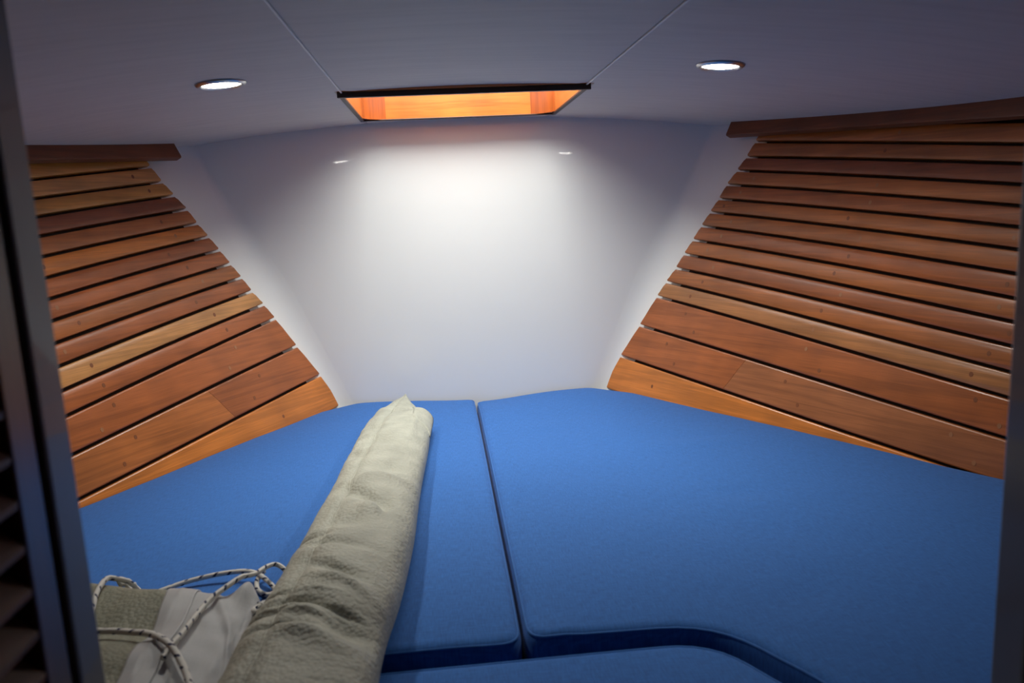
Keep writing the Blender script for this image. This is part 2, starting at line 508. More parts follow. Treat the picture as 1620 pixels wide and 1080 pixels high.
def slat(side, i, y_front_cut=None, y_back=0.60, col=None, plugs=()):
    zt, yt, slt, srt = BND[i]
    zb, yb_, slb, srb = BND[i + 1]
    st = slt if side < 0 else srt
    sb = slb if side < 0 else srb
    def frac(s):            # 0 = top edge, 1 = bottom edge ; forward end is slanted
        return yt + (yb_ - yt) * s
    g = 0.0034
    b = 0.0035
    th = 0.014
    N = 20
    prof = []
    v, f, uvs = [], [], []
    joint = 0.0
    for k in range(N + 1):
        t = k / N
        for (s, off, dep) in ((0, g, th), (0, g, b), (0, g + b * 0.3, b * 0.3), (0, g + b, 0), (0.33, 0, -0.0006), (0.67, 0, -0.0006),
                              (1, -g - b, 0), (1, -g - b * 0.3, b * 0.3), (1, -g, b), (1, -g, th)):
            y0 = frac(s) - 0.002 if y_front_cut is None else y_front_cut + 0.03 * s
            y1 = y_back + (0.03 * s if y_back > 1 else 0)
            Y = y0 + (y1 - y0) * t
            ztop = zt + st * (Y - yt); zbot = zb + sb * (Y - yb_)
            z = ztop + (zbot - ztop) * s - off
            v.append(hull(Y, z, side, dep)); uvs.append((Y, z))
    P = 10
    for k in range(N):
        for j in range(P):
            a = k * P + j; c = k * P + (j + 1) % P
            f.append((a, c, c + P, a + P))
    f.append(tuple(range(P)))
    f.append(tuple(N * P + j for j in range(P - 1, -1, -1)))
    o = recalc(mesh_obj('slat', v, f, M_SLAT, wall_l if side < 0 else wall_r, uvs))
    flat_shade(o, 20)
    c = Vector(col or COLS[side][i]) * 1.12 * random.uniform(0.93, 1.07)
    o.color = (*c, 1)
    for (Y, s) in plugs:
        if y_front_cut is None and Y > frac(s) - 0.02: continue
        if y_front_cut is not None and Y > y_front_cut: continue
        if Y < y_back: continue
        ztop = zt + st * (Y - yt); zbot = zb + sb * (Y - yb_)
        z = ztop + (zbot - ztop) * s
        p = hull(Y, z, side, 0); q = hull(Y, z, side, -1)
        n = (q - p).normalized()
        pl = bpy.data.objects.new('wood_plug', PLUG_D if random.random() < 0.6 else PLUG_L)
        COL.objects.link(pl); pl.parent = o
        pl.matrix_world = Matrix.Translation(p + n * 0.0004) @ n.to_track_quat('Z', 'Y').to_matrix().to_4x4()
    return o

for side in (-1, 1):
    for i in range(15):
        wide = i in (12, 13)
        pg = []
        for k, Y in enumerate((2.16, 1.78, 1.40, 1.02)):
            Yk = Y + 0.02 * (i % 3) + (0.05 if side > 0 else 0) + random.uniform(-0.012, 0.012)
            if wide: pg += [(Yk + 0.03, 0.28), (Yk - 0.02, 0.74)]
            else: pg.append((Yk, 0.5))
        if i == 13:
            Yj = 2.045 if side < 0 else 2.005
            slat(side, i, None, Yj + 0.0003, None, pg)
            slat(side, i, Yj - 0.0003, 0.60, MIDB if side < 0 else (0.30, 0.10, 0.032), pg)
        else:
            slat(side, i, None, 0.60, None, pg)

# mahogany fascia under the ceiling edge
def fascia(name, side, sl):
    N = 22
    v, f, uvs = [], [], []
    y0, y1 = 2.325, 0.60
    ino = -0.034; b = 0.004
    for k in range(N + 1):
        Y = y0 + (y1 - y0) * k / N
        xr = CX + side * (width(Y, 0.17) - 0.034)
        zt = zceil(xr) + 0.004
        zb = 0.161 - sl * (2.325 - Y)
        for (z, d) in ((zt, 0.022), (zt, 0), (zb + b, 0), (zb + b * 0.3, b * 0.3), (zb, b), (zb, 0.022)):
            p = hull(Y, z, side, ino + d); v.append(p); uvs.append((Y, z + d))
    P = 6
    for k in range(N):
        for j in range(P):
            a = k * P + j; c = k * P + (j + 1) % P
            f.append((a, c, c + P, a + P))
    f += [tuple(range(P)), tuple(N * P + j for j in range(P - 1, -1, -1))]
    return flat_shade(recalc(mesh_obj(name, v, f, M_FASCIA, None, uvs)), 40)
tag(fascia('trim_1', -1, 0.055), 'dark mahogany fascia over the port slats', kind='structure')
tag(fascia('trim_2', 1, 0.052), 'dark mahogany fascia over the starboard slats', kind='structure')

# ------------------------------------------------------------------ ceiling
HX0, HX1, HY0, HY1 = -0.192, 0.348, 1.805, 2.335     # hatch opening
def xout(Y, side): return CX + side * (width(min(Y, 2.43), 0.19) + 0.045)
def panel(name, fx0, fx1, y0, y1, mat, parent, dz=0.0, th=0.008, nx=24, ny=20):
    v, f = [], []
    for lay in (0, 1):
        for j in range(ny + 1):
            Y = y0 + (y1 - y0) * j / ny
            a, c = fx0(Y), fx1(Y)
            for i in range(nx + 1):
                x = a + (c - a) * i / nx
                edge = min(abs(x - a), abs(x - c), 0.004) / 0.004
                v.append((x, Y, zceil(x) + dz + (th if lay else (0.002 * (1 - edge)))))
    S = (nx + 1) * (ny + 1)
    for j in range(ny):
        for i in range(nx):
            k = j * (nx + 1) + i
            f.append((k, k + nx + 1, k + nx + 2, k + 1))
            f.append((S + k, S + k + 1, S + k + nx + 2, S + k + nx + 1))
    for i in range(nx):
        f.append((i, i + 1, S + i + 1, S + i))
        k = ny * (nx + 1) + i
        f.append((k + 1, k, S + k, S + k + 1))
    for j in range(ny):
        k = j * (nx + 1)
        f.append((k + nx + 1, k, S + k, S + k + nx + 1))
        k += nx
        f.append((k, k + nx + 1, S + k + nx + 1, S + k))
    o = recalc(mesh_obj(name, v, f, mat, parent))
    return flat_shade(o, 40)
def const(c): return lambda Y: c
# deck above the lining, one frame-shaped mesh around the hatch
def deck():
    v, f = [], []
    def add(x0, x1, y0, y1, n=12):
        o = len(v)
        for lay in (0.010, 0.040):
            for y in (y0, y1):
                for i in range(n + 1):
                    x = x0 + (x1 - x0) * i / n
                    v.append((x, y, zceil(x) + lay))
        m = n + 1
        for i in range(n):
            f.append((o + i, o + i + 1, o + m + i + 1, o + m + i))
            f.append((o + 2 * m + i, o + 3 * m + i, o + 3 * m + i + 1, o + 2 * m + i + 1))
            f.append((o + i, o + 2 * m + i, o + 2 * m + i + 1, o + i + 1))
            f.append((o + m + i, o + m + i + 1, o + 3 * m + i + 1, o + 3 * m + i))
        f.append((o, o + m, o + 3 * m, o + 2 * m)); f.append((o + n, o + 2 * m + n, o + 3 * m + n, o + m + n))
    e = 0.024
    add(-1.2, HX0 - e, 0.55, 2.5); add(HX1 + e, 1.36, 0.55, 2.5)
    add(HX0 - e, HX1 + e, 0.55, HY0 - e); add(HX0 - e, HX1 + e, HY1 + e, 2.5)
    return mesh_obj('ceiling', v, f, plain('deck_underside', (0.45, 0.44, 0.44), 0.7), smooth=False)
ceil = tag(deck(), 'low cambered cabin ceiling of three vinyl headliner panels', kind='structure')
SG = 0.0013
panel('headliner_panel', lambda Y: xout(Y, -1), const(HX0 - SG), 0.56, 2.438, M_HEAD, ceil)
panel('headliner_panel', const(HX1 + SG), lambda Y: xout(Y, 1), 0.56, 2.438, M_HEAD, ceil)
panel('headliner_panel', const(HX0 + SG), const(HX1 - SG), 0.56, HY0 - 0.004, M_HEAD, ceil)
panel('headliner_panel', const(HX0 + SG), const(HX1 - SG), HY1 + 0.004, 2.438, M_HEAD, ceil, ny=4)

for xs_, y0_, y1_ in ((HX0, 0.56, HY0 - 0.012), (HX1, 0.56, HY0 - 0.012)):
    tube('seam_welt', [(xs_, y0_ + (y1_ - y0_) * k / 8, zceil(xs_) + 0.0002) for k in range(9)], 0.0021, M_SEAM, ceil, 6)

# ------------------------------------------------------------------ hatch (window_1)
hatch = tag(empty('window_1', ((HX0 + HX1) / 2, (HY0 + HY1) / 2, 0.262)), 'square deck hatch with orange varnished wooden trunk', kind='structure')
def under(o, par):
    o.parent = par
    o.matrix_parent_inverse = Matrix.Translation(par.location).inverted()
    return o
ZT0, ZT1, ZW = 0.252, 0.55, 0.352
M_COAM = plain('grey_low_bounce_coaming', (0.26, 0.26, 0.27), 0.5)  # unseen upper trunk, tall and grey to shape hatch light and lower bounce
T = 0.022
# trunk walls
for args in ((HX0 - T, HX0, HY0, HY1), (HX1, HX1 + T, HY0, HY1)):
    under(box('trunk_wall', *args, 0.2575, ZW, M_TRUNK), hatch)
    under(box('unseen_coaming', *args, ZW, ZT1, M_COAM), hatch)
for args in ((HX0 - T, HX1 + T, HY0 - T, HY0), (HX0 - T, HX1 + T, HY1, HY1 + T)):
    under(box('trunk_wall', *args, 0.2575, ZW, M_TRUNK), hatch)
    under(box('unseen_coaming', *args, ZW, ZT1, M_COAM), hatch)
# rounded corner blocks
R = 0.062
for sx, cx in ((1, HX0), (-1, HX1)):
    for sy, cy in ((1, HY0), (-1, HY1)):
        v, f, uvs = [], [], []
        c = Vector((cx + sx * R, cy + sy * R))
        prof = [(cx, cy)] + [(c.x - sx * R * math.cos(a * PI / 20), c.y - sy * R * math.sin(a * PI / 20)) for a in range(11)]
        n = len(prof)
        for z in (0.2572, ZW):
            for k, (x, y) in enumerate(prof):
                v.append((x, y, z)); uvs.append((z, k * 0.011))
        for k in range(n):
            f.append((k, (k + 1) % n, n + (k + 1) % n, n + k))
        f += [tuple(range(n)), tuple(range(2 * n - 1, n - 1, -1))]
        o = recalc(mesh_obj('corner_block', v, f, M_TRUNKC, None, uvs)); flat_shade(o, 40); under(o, hatch)
# dark rim round the opening, flat below the cambered ceiling
RW = 0.010
zr = 0.2465
for a in ((HX0 - RW, HX1 + RW, HY0 - RW, HY0 + 0.002), (HX0 - RW, HX1 + RW, HY1 - 0.002, HY1 + RW)):
    o = box('hatch_rim', *a, zr if a[2] < 2 else 0.2540, 0.268 if a[2] < 2 else 0.2574, M_RIM, None, 0.001); under(o, hatch)
for a in ((HX0 - RW, HX0 + 0.001, HY0, HY1), (HX1 - 0.001, HX1 + RW, HY0, HY1)):
    o = box('hatch_rim', *a, 0.2520, 0.2574, M_RIM, None, 0.001); under(o, hatch)
# metal lens frame and clear pane
for a in ((HX0 - 0.03, HX1 + 0.03, HY0 - 0.03, HY0 + 0.02), (HX0 - 0.03, HX1 + 0.03, HY1 - 0.02, HY1 + 0.03)):
    under(box('lens_frame', *a, ZT1, ZT1 + 0.02, M_CHROME, None, 0.003), hatch)
for a in ((HX0 - 0.03, HX0 + 0.02, HY0 + 0.02, HY1 - 0.02), (HX1 - 0.02, HX1 + 0.03, HY0 + 0.02, HY1 - 0.02)):
    under(box('lens_frame', *a, ZT1, ZT1 + 0.02, M_CHROME, None, 0.003), hatch)
gm, gnt, gb = new_mat('clear_hatch_lens')
tr = nd(gnt, 'ShaderNodeBsdfTransparent'); tr.inputs[0].default_value = (0.93, 0.95, 0.96, 1)
gl = nd(gnt, 'ShaderNodeBsdfGlossy'); gl.inputs['Roughness'].default_value = 0.03
mxs = nd(gnt, 'ShaderNodeMixShader'); mxs.inputs[0].default_value = 0.05
gnt.links.new(tr.outputs[0], mxs.inputs[1]); gnt.links.new(gl.outputs[0], mxs.inputs[2])
gnt.links.new(mxs.outputs[0], gnt.nodes['Material Output'].inputs['Surface'])
under(box('pane', HX0 + 0.015, HX1 - 0.015, HY0 + 0.015, HY1 - 0.015, ZT1 + 0.006, ZT1 + 0.014, gm), hatch)
pl = bpy.data.lights.new('hatch_portal', 'AREA'); pl.shape = 'RECTANGLE'; pl.size = 0.52; pl.size_y = 0.52
pl.cycles.is_portal = True
po = bpy.data.objects.new('hatch_portal', pl); COL.objects.link(po); po.location = (0.078, 2.07, ZT1 + 0.03)

# ------------------------------------------------------------------ downlights
def downlight(x, y, label):
    z = zceil(x)
    tilt = -math.atan(2 * 0.083 * (x - CX))
    root = tag(empty('ceiling_downlight', (x, y, z)), label, 'light', 'recessed downlights in the ceiling')
    prof = [(0.0345, -0.001), (0.0350, -0.0048), (0.0375, -0.0062), (0.0420, -0.0056), (0.0455, -0.0028), (0.0465, 0.0008), (0.034, 0.0008)]
    n = 40
    v, f = [], []
    for k in range(n):
        a = 2 * PI * k / n
        for r, h in prof: v.append((r * math.cos(a), r * math.sin(a), h))
    P = len(prof)
    for k in range(n):
        for j in range(P):
            a = k * P + j; b = k * P + (j + 1) % P
            a2 = ((k + 1) % n) * P + j; b2 = ((k + 1) % n) * P + (j + 1) % P
            f.append((a, a2, b2, b))
    o = recalc(mesh_obj('bezel', v, f, M_CHROME, root))
    v = [(0, 0, -0.0042)]; f = []
    rings = [(0.018, -0.0040), (0.030, -0.0034), (0.0348, -0.0025)]
    for r, h in rings:
        for k in range(n): v.append((r * math.cos(2 * PI * k / n), r * math.sin(2 * PI * k / n), h))
    for k in range(n):
        f.append((0, 1 + (k + 1) % n, 1 + k))
        for q in range(len(rings) - 1):
            a = 1 + q * n
            f.append((a + k, a + (k + 1) % n, a + n + (k + 1) % n, a + n + k))
    o = mesh_obj('diffuser', v, f, M_LED, root)
    bm = bmesh.new(); bm.from_mesh(o.data); bm.normal_update()
    for fc in bm.faces:
        if fc.normal.z > 0: fc.normal_flip()
    bm.to_mesh(o.data); bm.free()
    ld = bpy.data.lights.new('led', 'AREA'); ld.shape = 'DISK'; ld.size = 0.064
    ld.energy = LAMP_WATTS; ld.color = (1.0, 0.95, 0.85); ld.spread = math.radians(148)
    lo_ = bpy.data.objects.new('led', ld); COL.objects.link(lo_); lo_.parent = root; lo_.location = (0, 0, -0.0058)
    root.rotation_euler = (0, -tilt, 0)
downlight(-0.382, 1.545, 'round lit downlight in the headliner above the cushion that carries the grey bag')
downlight(0.552, 1.515, 'round lit downlight in the headliner above the plain unoccupied cushion')

# ------------------------------------------------------------------ aft bulkhead, doorway and louvred door
DX0, DX1 = -0.2750, 0.4490
def slab(name, x0, x1, y0, y1, z0, z1, mat, label):
    return tag(box(name, x0, x1, y0, y1, z0, z1, mat), label, kind='structure')
wbk = box('wall_back', DX1 + 0.035, 1.45, 0.545, 0.575, -1.3, 0.55, M_DOOR)
tag(wbk, 'dark bulkhead with the doorway to the berth', kind='structure')
box('bulkhead_panel', -1.30, DX0 - 0.035, 0.545, 0.575, -1.3, 0.55, M_DOOR, wbk)
box('bulkhead_panel', DX0 - 0.035, DX1 + 0.035, 0.545, 0.575, 0.32, 0.55, M_DOOR, wbk)
box('bulkhead_panel', DX0 - 0.035, DX1 + 0.035, 0.545, 0.575, -1.3, -0.74, M_DOOR, wbk)
tag(box('trim_3', DX0 - 0.035, DX0, 0.541, 0.578, -0.74, 0.32, M_JAMB, None, 0.003), 'doorway jamb with reflected grey in its colour beside the louvred door', kind='structure')
tag(box('trim_4', DX1, DX1 + 0.035, 0.541, 0.578, -0.74, 0.32, M_JAMB, None, 0.003), 'doorway jamb with reflected grey in its colour on the starboard side', kind='structure')
tag(box('trim_5', DX1 + 0.002, DX1 + 0.06, 0.49, 0.5405, -0.74, 0.32, M_DOOR, None, 0.004), 'dark wooden door stop behind the starboard jamb', kind='structure')
door = tag(empty('door_1', (DX0 - 0.014, 0.53, -0.74)), 'dark louvred wooden door swung open against the port side', kind='structure')
def dbox(name, x0, x1, y0, y1, z0, z1, mat, bev=0.002):
    return under(box(name, x0, x1, y0, y1, z0, z1, mat, None, bev), door)
dbox('stile', -0.303, -0.278, 0.506, 0.536, -0.74, 0.31, M_DOOR)
dbox('stile', -0.303, -0.278, -0.02, 0.028, -0.74, 0.31, M_DOOR)
dbox('rail', -0.303, -0.278, 0.028, 0.506, -0.74, -0.66, M_DOOR)
dbox('rail', -0.303, -0.278, 0.028, 0.506, 0.24, 0.31, M_DOOR)
z = -0.645
lou = None
while z < 0.225:
    if lou is None:
        v = []
        for y in (0.029, 0.505):
            for (dx, dz) in ((0.0115, -0.012), (0.0120, -0.0075), (-0.0105, 0.014), (-0.0115, 0.0095)):
                v.append((dx, y, dz))
        f = [(0, 1, 2, 3), (7, 6, 5, 4), (0, 4, 5, 1), (1, 5, 6, 2), (2, 6, 7, 3), (3, 7, 4, 0)]
        uvs = [(p[1], p[2] + 0.1) for p in v]
        lou = recalc(mesh_obj('louvre', v, f, M_LOUVRE, None, uvs, smooth=False)); o = lou
    else:
        o = lou.copy(); COL.objects.link(o)
    o.parent = door
    o.location = Vector((-0.2905, 0, z)) - door.location
    z += 0.030

# saloon behind the camera: unseen dark shell, closed so no sky light enters
slab('wall_saloon_port', -1.33, -1.30, -1.8, 0.575, -1.3, 0.55, M_SALOON, 'saloon side panel on the port side')
slab('wall_saloon_starboard', 1.45, 1.48, -1.8, 0.575, -1.3, 0.55, M_SALOON, 'saloon side panel on the starboard side')
slab('floor_saloon', -1.33, 1.48, -1.8, 0.575, -1.33, -1.3, M_SALOON, 'dark saloon sole')
slab('ceiling_saloon', -1.33, 1.48, -1.8, 0.56, 0.55, 0.58, M_HEAD, 'saloon ceiling lining')
slab('wall_saloon_aft', -1.33, 1.48, -1.83, -1.8, -1.3, 0.55, M_SALOON, 'aft saloon bulkhead')

# ------------------------------------------------------------------ cushions
def round_poly(pts, n=6):
    """pts: (x, y, radius) counter-clockwise; returns resampled outline"""
    out = []
    m = len(pts)
    for i in range(m):
        p0 = Vector(pts[i - 1][:2]); p = Vector(pts[i][:2]); p2 = Vector(pts[(i + 1) % m][:2]); r = pts[i][2]
        if r <= 0:
            out.append(p); continue
        a = (p0 - p).normalized(); b = (p2 - p).normalized()
        d = min(r, (p0 - p).length * 0.45, (p2 - p).length * 0.45)
        for k in range(n + 1):
            t = k / n
            out.append((p + a * d) * (1 - t) ** 2 + p * 2 * t * (1 - t) + (p + b * d) * t * t)
    res = []
    for i in range(len(out)):
        a, b = out[i], out[(i + 1) % len(out)]
        L = (b - a).length
        k = max(1, int(L / 0.02))
        for j in range(k): res.append(a.lerp(b, j / k))
    return res
def inset(poly, d):
    n = len(poly); out = []
    for i in range(n):
        a, p, b = poly[i - 1], poly[i], poly[(i + 1) % n]
        t1 = (p - a).normalized(); t2 = (b - p).normalized()
        n1 = Vector((-t1.y, t1.x)); n2 = Vector((-t2.y, t2.x))
        nn = (n1 + n2)
        if nn.length < 1e-6: nn = n1
        nn.normalize()
        c = max(0.5, nn.dot(n1))
        out.append(p + nn * (d / c))
    return out
def dist_poly(p, poly):
    best = 9
    n = len(poly)
    for i in range(n):
        a = poly[i]; b = poly[(i + 1) % n]
        ab = b - a
        t = max(0, min(1, (p - a).dot(ab) / max(ab.length_squared, 1e-12)))
        d = (p - a - ab * t).length
        if d < best: best = d
    return best
def inside(p, poly):
    c = False; n = len(poly)
    for i in range(n):
        a = poly[i]; b = poly[(i + 1) % n]
        if (a.y > p.y) != (b.y > p.y) and p.x < (b.x - a.x) * (p.y - a.y) / (b.y - a.y) + a.x: c = not c
    return c

def cushion(name, pts, ztop, thick, label, zfun=None, step=0.03, pipe=True):
    poly = round_poly(pts)
    r = 0.016
    rings = [poly]
    offs = [0.0, 0.0025, 0.007, 0.013, 0.020]
    for d in offs[1:]: rings.append(inset(poly, d))
    inner = rings[-1]
    xs = [p.x for p in poly]; ys = [p.y for p in poly]
    gp = []
    y = min(ys)
    while y < max(ys):
        x = min(xs) + (0.5 * step if int(round(y / step)) % 2 else 0)
        while x < max(xs):
            p = Vector((x, y))
            if inside(p, inner) and dist_poly(p, inner) > 0.012: gp.append(p)
            x += step
        y += step
    pts2 = inner + gp
    nI = len(inner)
    res = geometry.delaunay_2d_cdt([p for p in pts2], [(i, (i + 1) % nI) for i in range(nI)], [], 1, 1e-6)
    v2, faces2 = res[0], res[2]
    def z_at(p, d):
        z = ztop
        if d < r: z -= r - math.sqrt(max(0, r * r - (r - d) ** 2))
        z -= 0.006 * math.exp(-d / 0.05)
        q = Vector((p.x, p.y, 0))
        z += 0.0022 * noise.noise(q * 3.1) + 0.0010 * noise.noise(Vector((p.x * 5 + p.y * 3, p.y * 9, 2)))
        if zfun: z += zfun(p.x, p.y)
        return z
    verts, faces = [], []
    n = len(poly)
    bm = bmesh.new()
    allv = []
    for zz in (ztop - thick, ztop - thick + 0.004, ztop - thick * 0.5):
        src = inset(poly, 0.006) if zz == ztop - thick else (inset(poly, 0.0) if zz != ztop - thick * 0.5 else inset(poly, 0.0))
        allv.append([bm.verts.new((p.x, p.y, zz)) for p in src])
    for d, ring in zip(offs[:-1], rings[:-1]):
        allv.append([bm.verts.new((p.x, p.y, z_at(p, d))) for p in ring])
    iv = [bm.verts.new((p.x, p.y, z_at(p, dist_poly(p, poly)))) for p in v2]
    # cdt keeps input order for the inner ring
    allv.append(iv[:n])
    for a, b in zip(allv[:-1], allv[1:]):
        for i in range(n):
            j = (i + 1) % n
            try: bm.faces.new((a[i], a[j], b[j], b[i]))
            except ValueError: pass
    for fc in faces2:
        try: bm.faces.new([iv[k] for k in fc])
        except ValueError: pass
    try: bm.faces.new(list(reversed(allv[0])))
    except ValueError: pass
    me = bpy.data.meshes.new('cover')
    bmesh.ops.recalc_face_normals(bm, faces=bm.faces)
    bm.to_mesh(me); bm.free()
    me.polygons.foreach_set('use_smooth', [True] * len(me.polygons))
    me.materials.append(M_BLUE)
    cxm = sum(xs) / len(xs); cym = sum(ys) / len(ys)
    root = tag(empty(name, (cxm, cym, ztop - thick)), label, 'cushion')
    body = bpy.data.objects.new('cover', me); COL.objects.link(body); under(body, root)
    if pipe:
        ring = inset(poly, 0.0045)
        path = [Vector((p.x, p.y, z_at(p, 0.0045) + 0.0008)) for p in ring]
        under(tube('piping', path, 0.0022, M_BLUEP, None, 6, closed=True), root)
        ring = inset(poly, 0.0005)
        path = [Vector((p.x, p.y, ztop - thick + 0.012)) for p in ring]
        under(tube('piping', path, 0.0022, M_BLUEP, None, 6, closed=True), root)
    return root

def hx(Y, side, gap=0.006):
    return CX + side * (width(Y, Z_BED) - gap)
def zl(x, y):
    return -0.012 * math.exp(-((x - 0.07) ** 2 + (y - 2.40) ** 2) / 0.03) - 0.004 * math.exp(-((x - 0.07) ** 2 + (y - 0.98) ** 2) / 0.004)
def zrr(x, y):
    z = -0.020 * math.exp(-((x - 0.10) ** 2 / 0.03 + (y - 2.40) ** 2 / 0.02))
    # soft hollows and creases on the wide cushion
    for cx, cy, sx, sy, an, am in ((0.30, 1.18, 0.05, 0.012, 0.5, -0.0035), (0.42, 1.08, 0.06, 0.010, -0.3, 0.003),
                                   (0.55, 1.42, 0.13, 0.016, 0.2, -0.003), (0.36, 1.30, 0.10, 0.012, 0.35, 0.003),
                                   (0.20, 1.92, 0.06, 0.006, 0.15, -0.0025), (0.60, 1.75, 0.16, 0.014, 0.1, 0.002),
                                   (0.50, 1.02, 0.08, 0.015, 0.6, -0.004), (0.135, 0.99, 0.02, 0.012, 0.9, 0.003)):
        dx, dy = x - cx, y - cy
        u = dx * math.cos(an) + dy * math.sin(an); w_ = -dx * math.sin(an) + dy * math.cos(an)
        z += am * math.exp(-(u / sx) ** 2 - (w_ / sy) ** 2)
    return z
YF = 2.408
# port cushion (counter-clockwise outline)
portp = [(0.0805, 0.978, 0.035), (0.0805, YF - 0.004, 0.03), (-0.285, YF, 0.03)]
portp += [(hx(y, -1), y, 0) for y in (2.33, 2.1, 1.9, 1.7, 1.5, 1.3, 1.1, 0.9)] + [(hx(0.70, -1), 0.70, 0.02), (hx(0.61, -1), 0.61, 0.02), (-0.285, 0.61, 0.02), (-0.285, 0.83, 0.05), (-0.195, 0.972, 0.05)]
cushion('berth_cushion', portp, Z_BED + 0.004, 0.112, 'blue canvas berth cushion under the rolled sage grey fabric bag', zl)
starp = [(0.0845, 0.980, 0.035), (0.345, 0.972, 0.075), (0.440, 0.800, 0.06), (0.452, 0.61, 0.02), (hx(0.61, 1), 0.61, 0.02)]
starp += [(hx(y, 1), y, 0) for y in (0.9, 1.1, 1.3, 1.5, 1.7, 1.9, 2.1, 2.3)] + [(0.45, YF, 0.03), (0.0845, YF - 0.004, 0.03)]
cushion('berth_cushion', starp, Z_BED + 0.004, 0.112, 'wide blue canvas berth cushion with nothing lying on it', zrr)
insp = [(-0.26, 0.60, 0.02), (0.440, 0.60, 0.02), (0.424, 0.795, 0.06), (0.338, 0.962, 0.07), (-0.185, 0.962, 0.05), (-0.26, 0.82, 0.06)]
cushion('infill_cushion', insp, Z_BED - 0.012, 0.10, 'smaller blue infill cushion fitted between the two berth cushions')

# ------------------------------------------------------------------ rolled fabric bag
ST = [((-0.130, 2.272), (-0.124, 2.271), 0.006), ((-0.164, 2.186), (-0.103, 2.168), 0.036), ((-0.194, 2.103), (-0.080, 2.085), 0.054),
      ((-0.207, 2.040), (-0.056, 2.010), 0.064), ((-0.219, 1.923), (-0.052, 1.881), 0.072), ((-0.227, 1.774), (-0.056, 1.724), 0.076),
      ((-0.233, 1.634), (-0.064, 1.557), 0.078), ((-0.239, 1.482), (-0.069, 1.412), 0.082), ((-0.247, 1.332), (-0.072, 1.264), 0.086),
      ((-0.257, 1.199), (-0.079, 1.132), 0.090), ((-0.264, 1.088), (-0.087, 1.032), 0.092), ((-0.274, 1.001), (-0.097, 0.951), 0.092),
      ((-0.280, 0.945), (-0.101, 0.900), 0.092), ((-0.282, 0.878), (-0.103, 0.842), 0.092), ((-0.288, 0.80), (-0.106, 0.765), 0.09), ((-0.290, 0.72), (-0.110, 0.69), 0.085)]
BAGZ = Z_BED + 0.0075
def interp_st(s):
    s = max(0, min(len(ST) - 1.0001, s))
    i = int(s); t = s - i
    def g(k):
        k = max(0, min(len(ST) - 1, k)); a, b, h = ST[k]
        return Vector((*a, *b[:1])), Vector((a[0], a[1], b[0])), (a[0], a[1], b[0], b[1], h)
    q = [g(i + k)[2] for k in (-1, 0, 1, 2)]
    return [0.5 * (2 * q[1][c] + (q[2][c] - q[0][c]) * t + (2 * q[0][c] - 5 * q[1][c] + 4 * q[2][c] - q[3][c]) * t * t
                   + (3 * q[1][c] - q[0][c] - 3 * q[2][c] + q[3][c]) * t ** 3) for c in range(5)]
DENTS = [  # s, fraction across, size along (s), size across, depth, slant
    (5.3, 0.42, 0.22, 0.16, -0.008, 0.3), (6.5, 0.60, 0.20, 0.22, -0.012, -0.2), (7.1, 0.55, 0.14, 0.25, 0.010, -0.2), (7.7, 0.50, 0.16, 0.24, -0.016, 0.35),
    (8.0, 0.72, 0.35, 0.07, -0.010, 0.1), (8.6, 0.45, 0.20, 0.2, -0.008, 0.0), (8.2, 0.62, 0.2, 0.12, 0.010, 0.0),
    (9.3, 0.40, 0.10, 0.28, -0.009, 0.1), (9.0, 0.12, 0.08, 0.16, -0.010, 0.0), (10.2, 0.55, 0.12, 0.25, -0.012, 0.4),
    (10.6, 0.62, 0.12, 0.2, 0.009, 0.4), (11.4, 0.35, 0.14, 0.26, -0.009, 0.0), (12.2, 0.80, 0.45, 0.16, -0.020, 0.2),
    (12.8, 0.55, 0.2, 0.2, 0.010, 0.2), (11.9, 0.2, 0.12, 0.2, -0.008, 0.0), (3.2, 0.48, 0.5, 0.16, -0.012, 0.0), (4.2, 0.78, 0.9, 0.05, 0.005, 0.0),
    (10.9, 0.15, 0.1, 0.2, -0.009, -0.1), (6.0, 0.18, 0.2, 0.12, -0.008, 0.2), (4.6, 0.2, 0.2, 0.12, -0.007, 0.2),
    (11.6, 0.60, 0.10, 0.22, -0.010, 0.3), (12.0, 0.45, 0.09, 0.20, 0.008, 0.1), (12.5, 0.30, 0.10, 0.22, -0.009, -0.1), (11.0, 0.45, 0.08, 0.18, 0.006, 0.1)]
def bag_pt(s, a):
    """a: 0 = left edge, pi = right edge over the top, beyond pi = underside"""
    lx, ly, rx, ry, h = interp_st(s)
    fr = (1 - math.cos(a)) / 2
    x = lx + (rx - lx) * fr; y = ly + (ry - ly) * fr
    zc = 0.40 * h
    sa = math.sin(a)
    z = BAGZ + zc + (0.60 * h * abs(sa) ** 0.85 if sa >= 0 else -zc * abs(sa) ** 0.5)
    if s < 2.0:   # the tip is propped a little above the bed
        z += 0.034 * (1 - s / 2.0) ** 1.5
    d = 0.0
    if sa > 0:
        for (ds, df, ls, lf, am, sl) in DENTS:
            u = (s - ds - sl * (fr - df) * 2) / ls; w_ = (fr - df) / lf
            e = u * u + w_ * w_
            if e < 8: d += am * math.exp(-e)
        L = s * 0.12
        q = Vector((fr * 0.18, L, 3.3))
        fade = min(1, s / 2.0)
        d += fade * (0.0042 * noise.noise(Vector((q.x * 12, q.y * 9, 1))) + 0.0016 * noise.noise(Vector((q.x * 30, q.y * 30, 5)))
                     + 0.0009 * noise.noise(Vector((q.x * 60, q.y * 110, 9))))
        d -= 0.004 * math.exp(-((fr - seam_fr(s)) / 0.035) ** 2)
        d *= min(1, sa * 2.5)
    z += d
    x += d * -math.cos(a) * 0.5
    return Vector((x, y, max(z, BAGZ - 0.0005)))
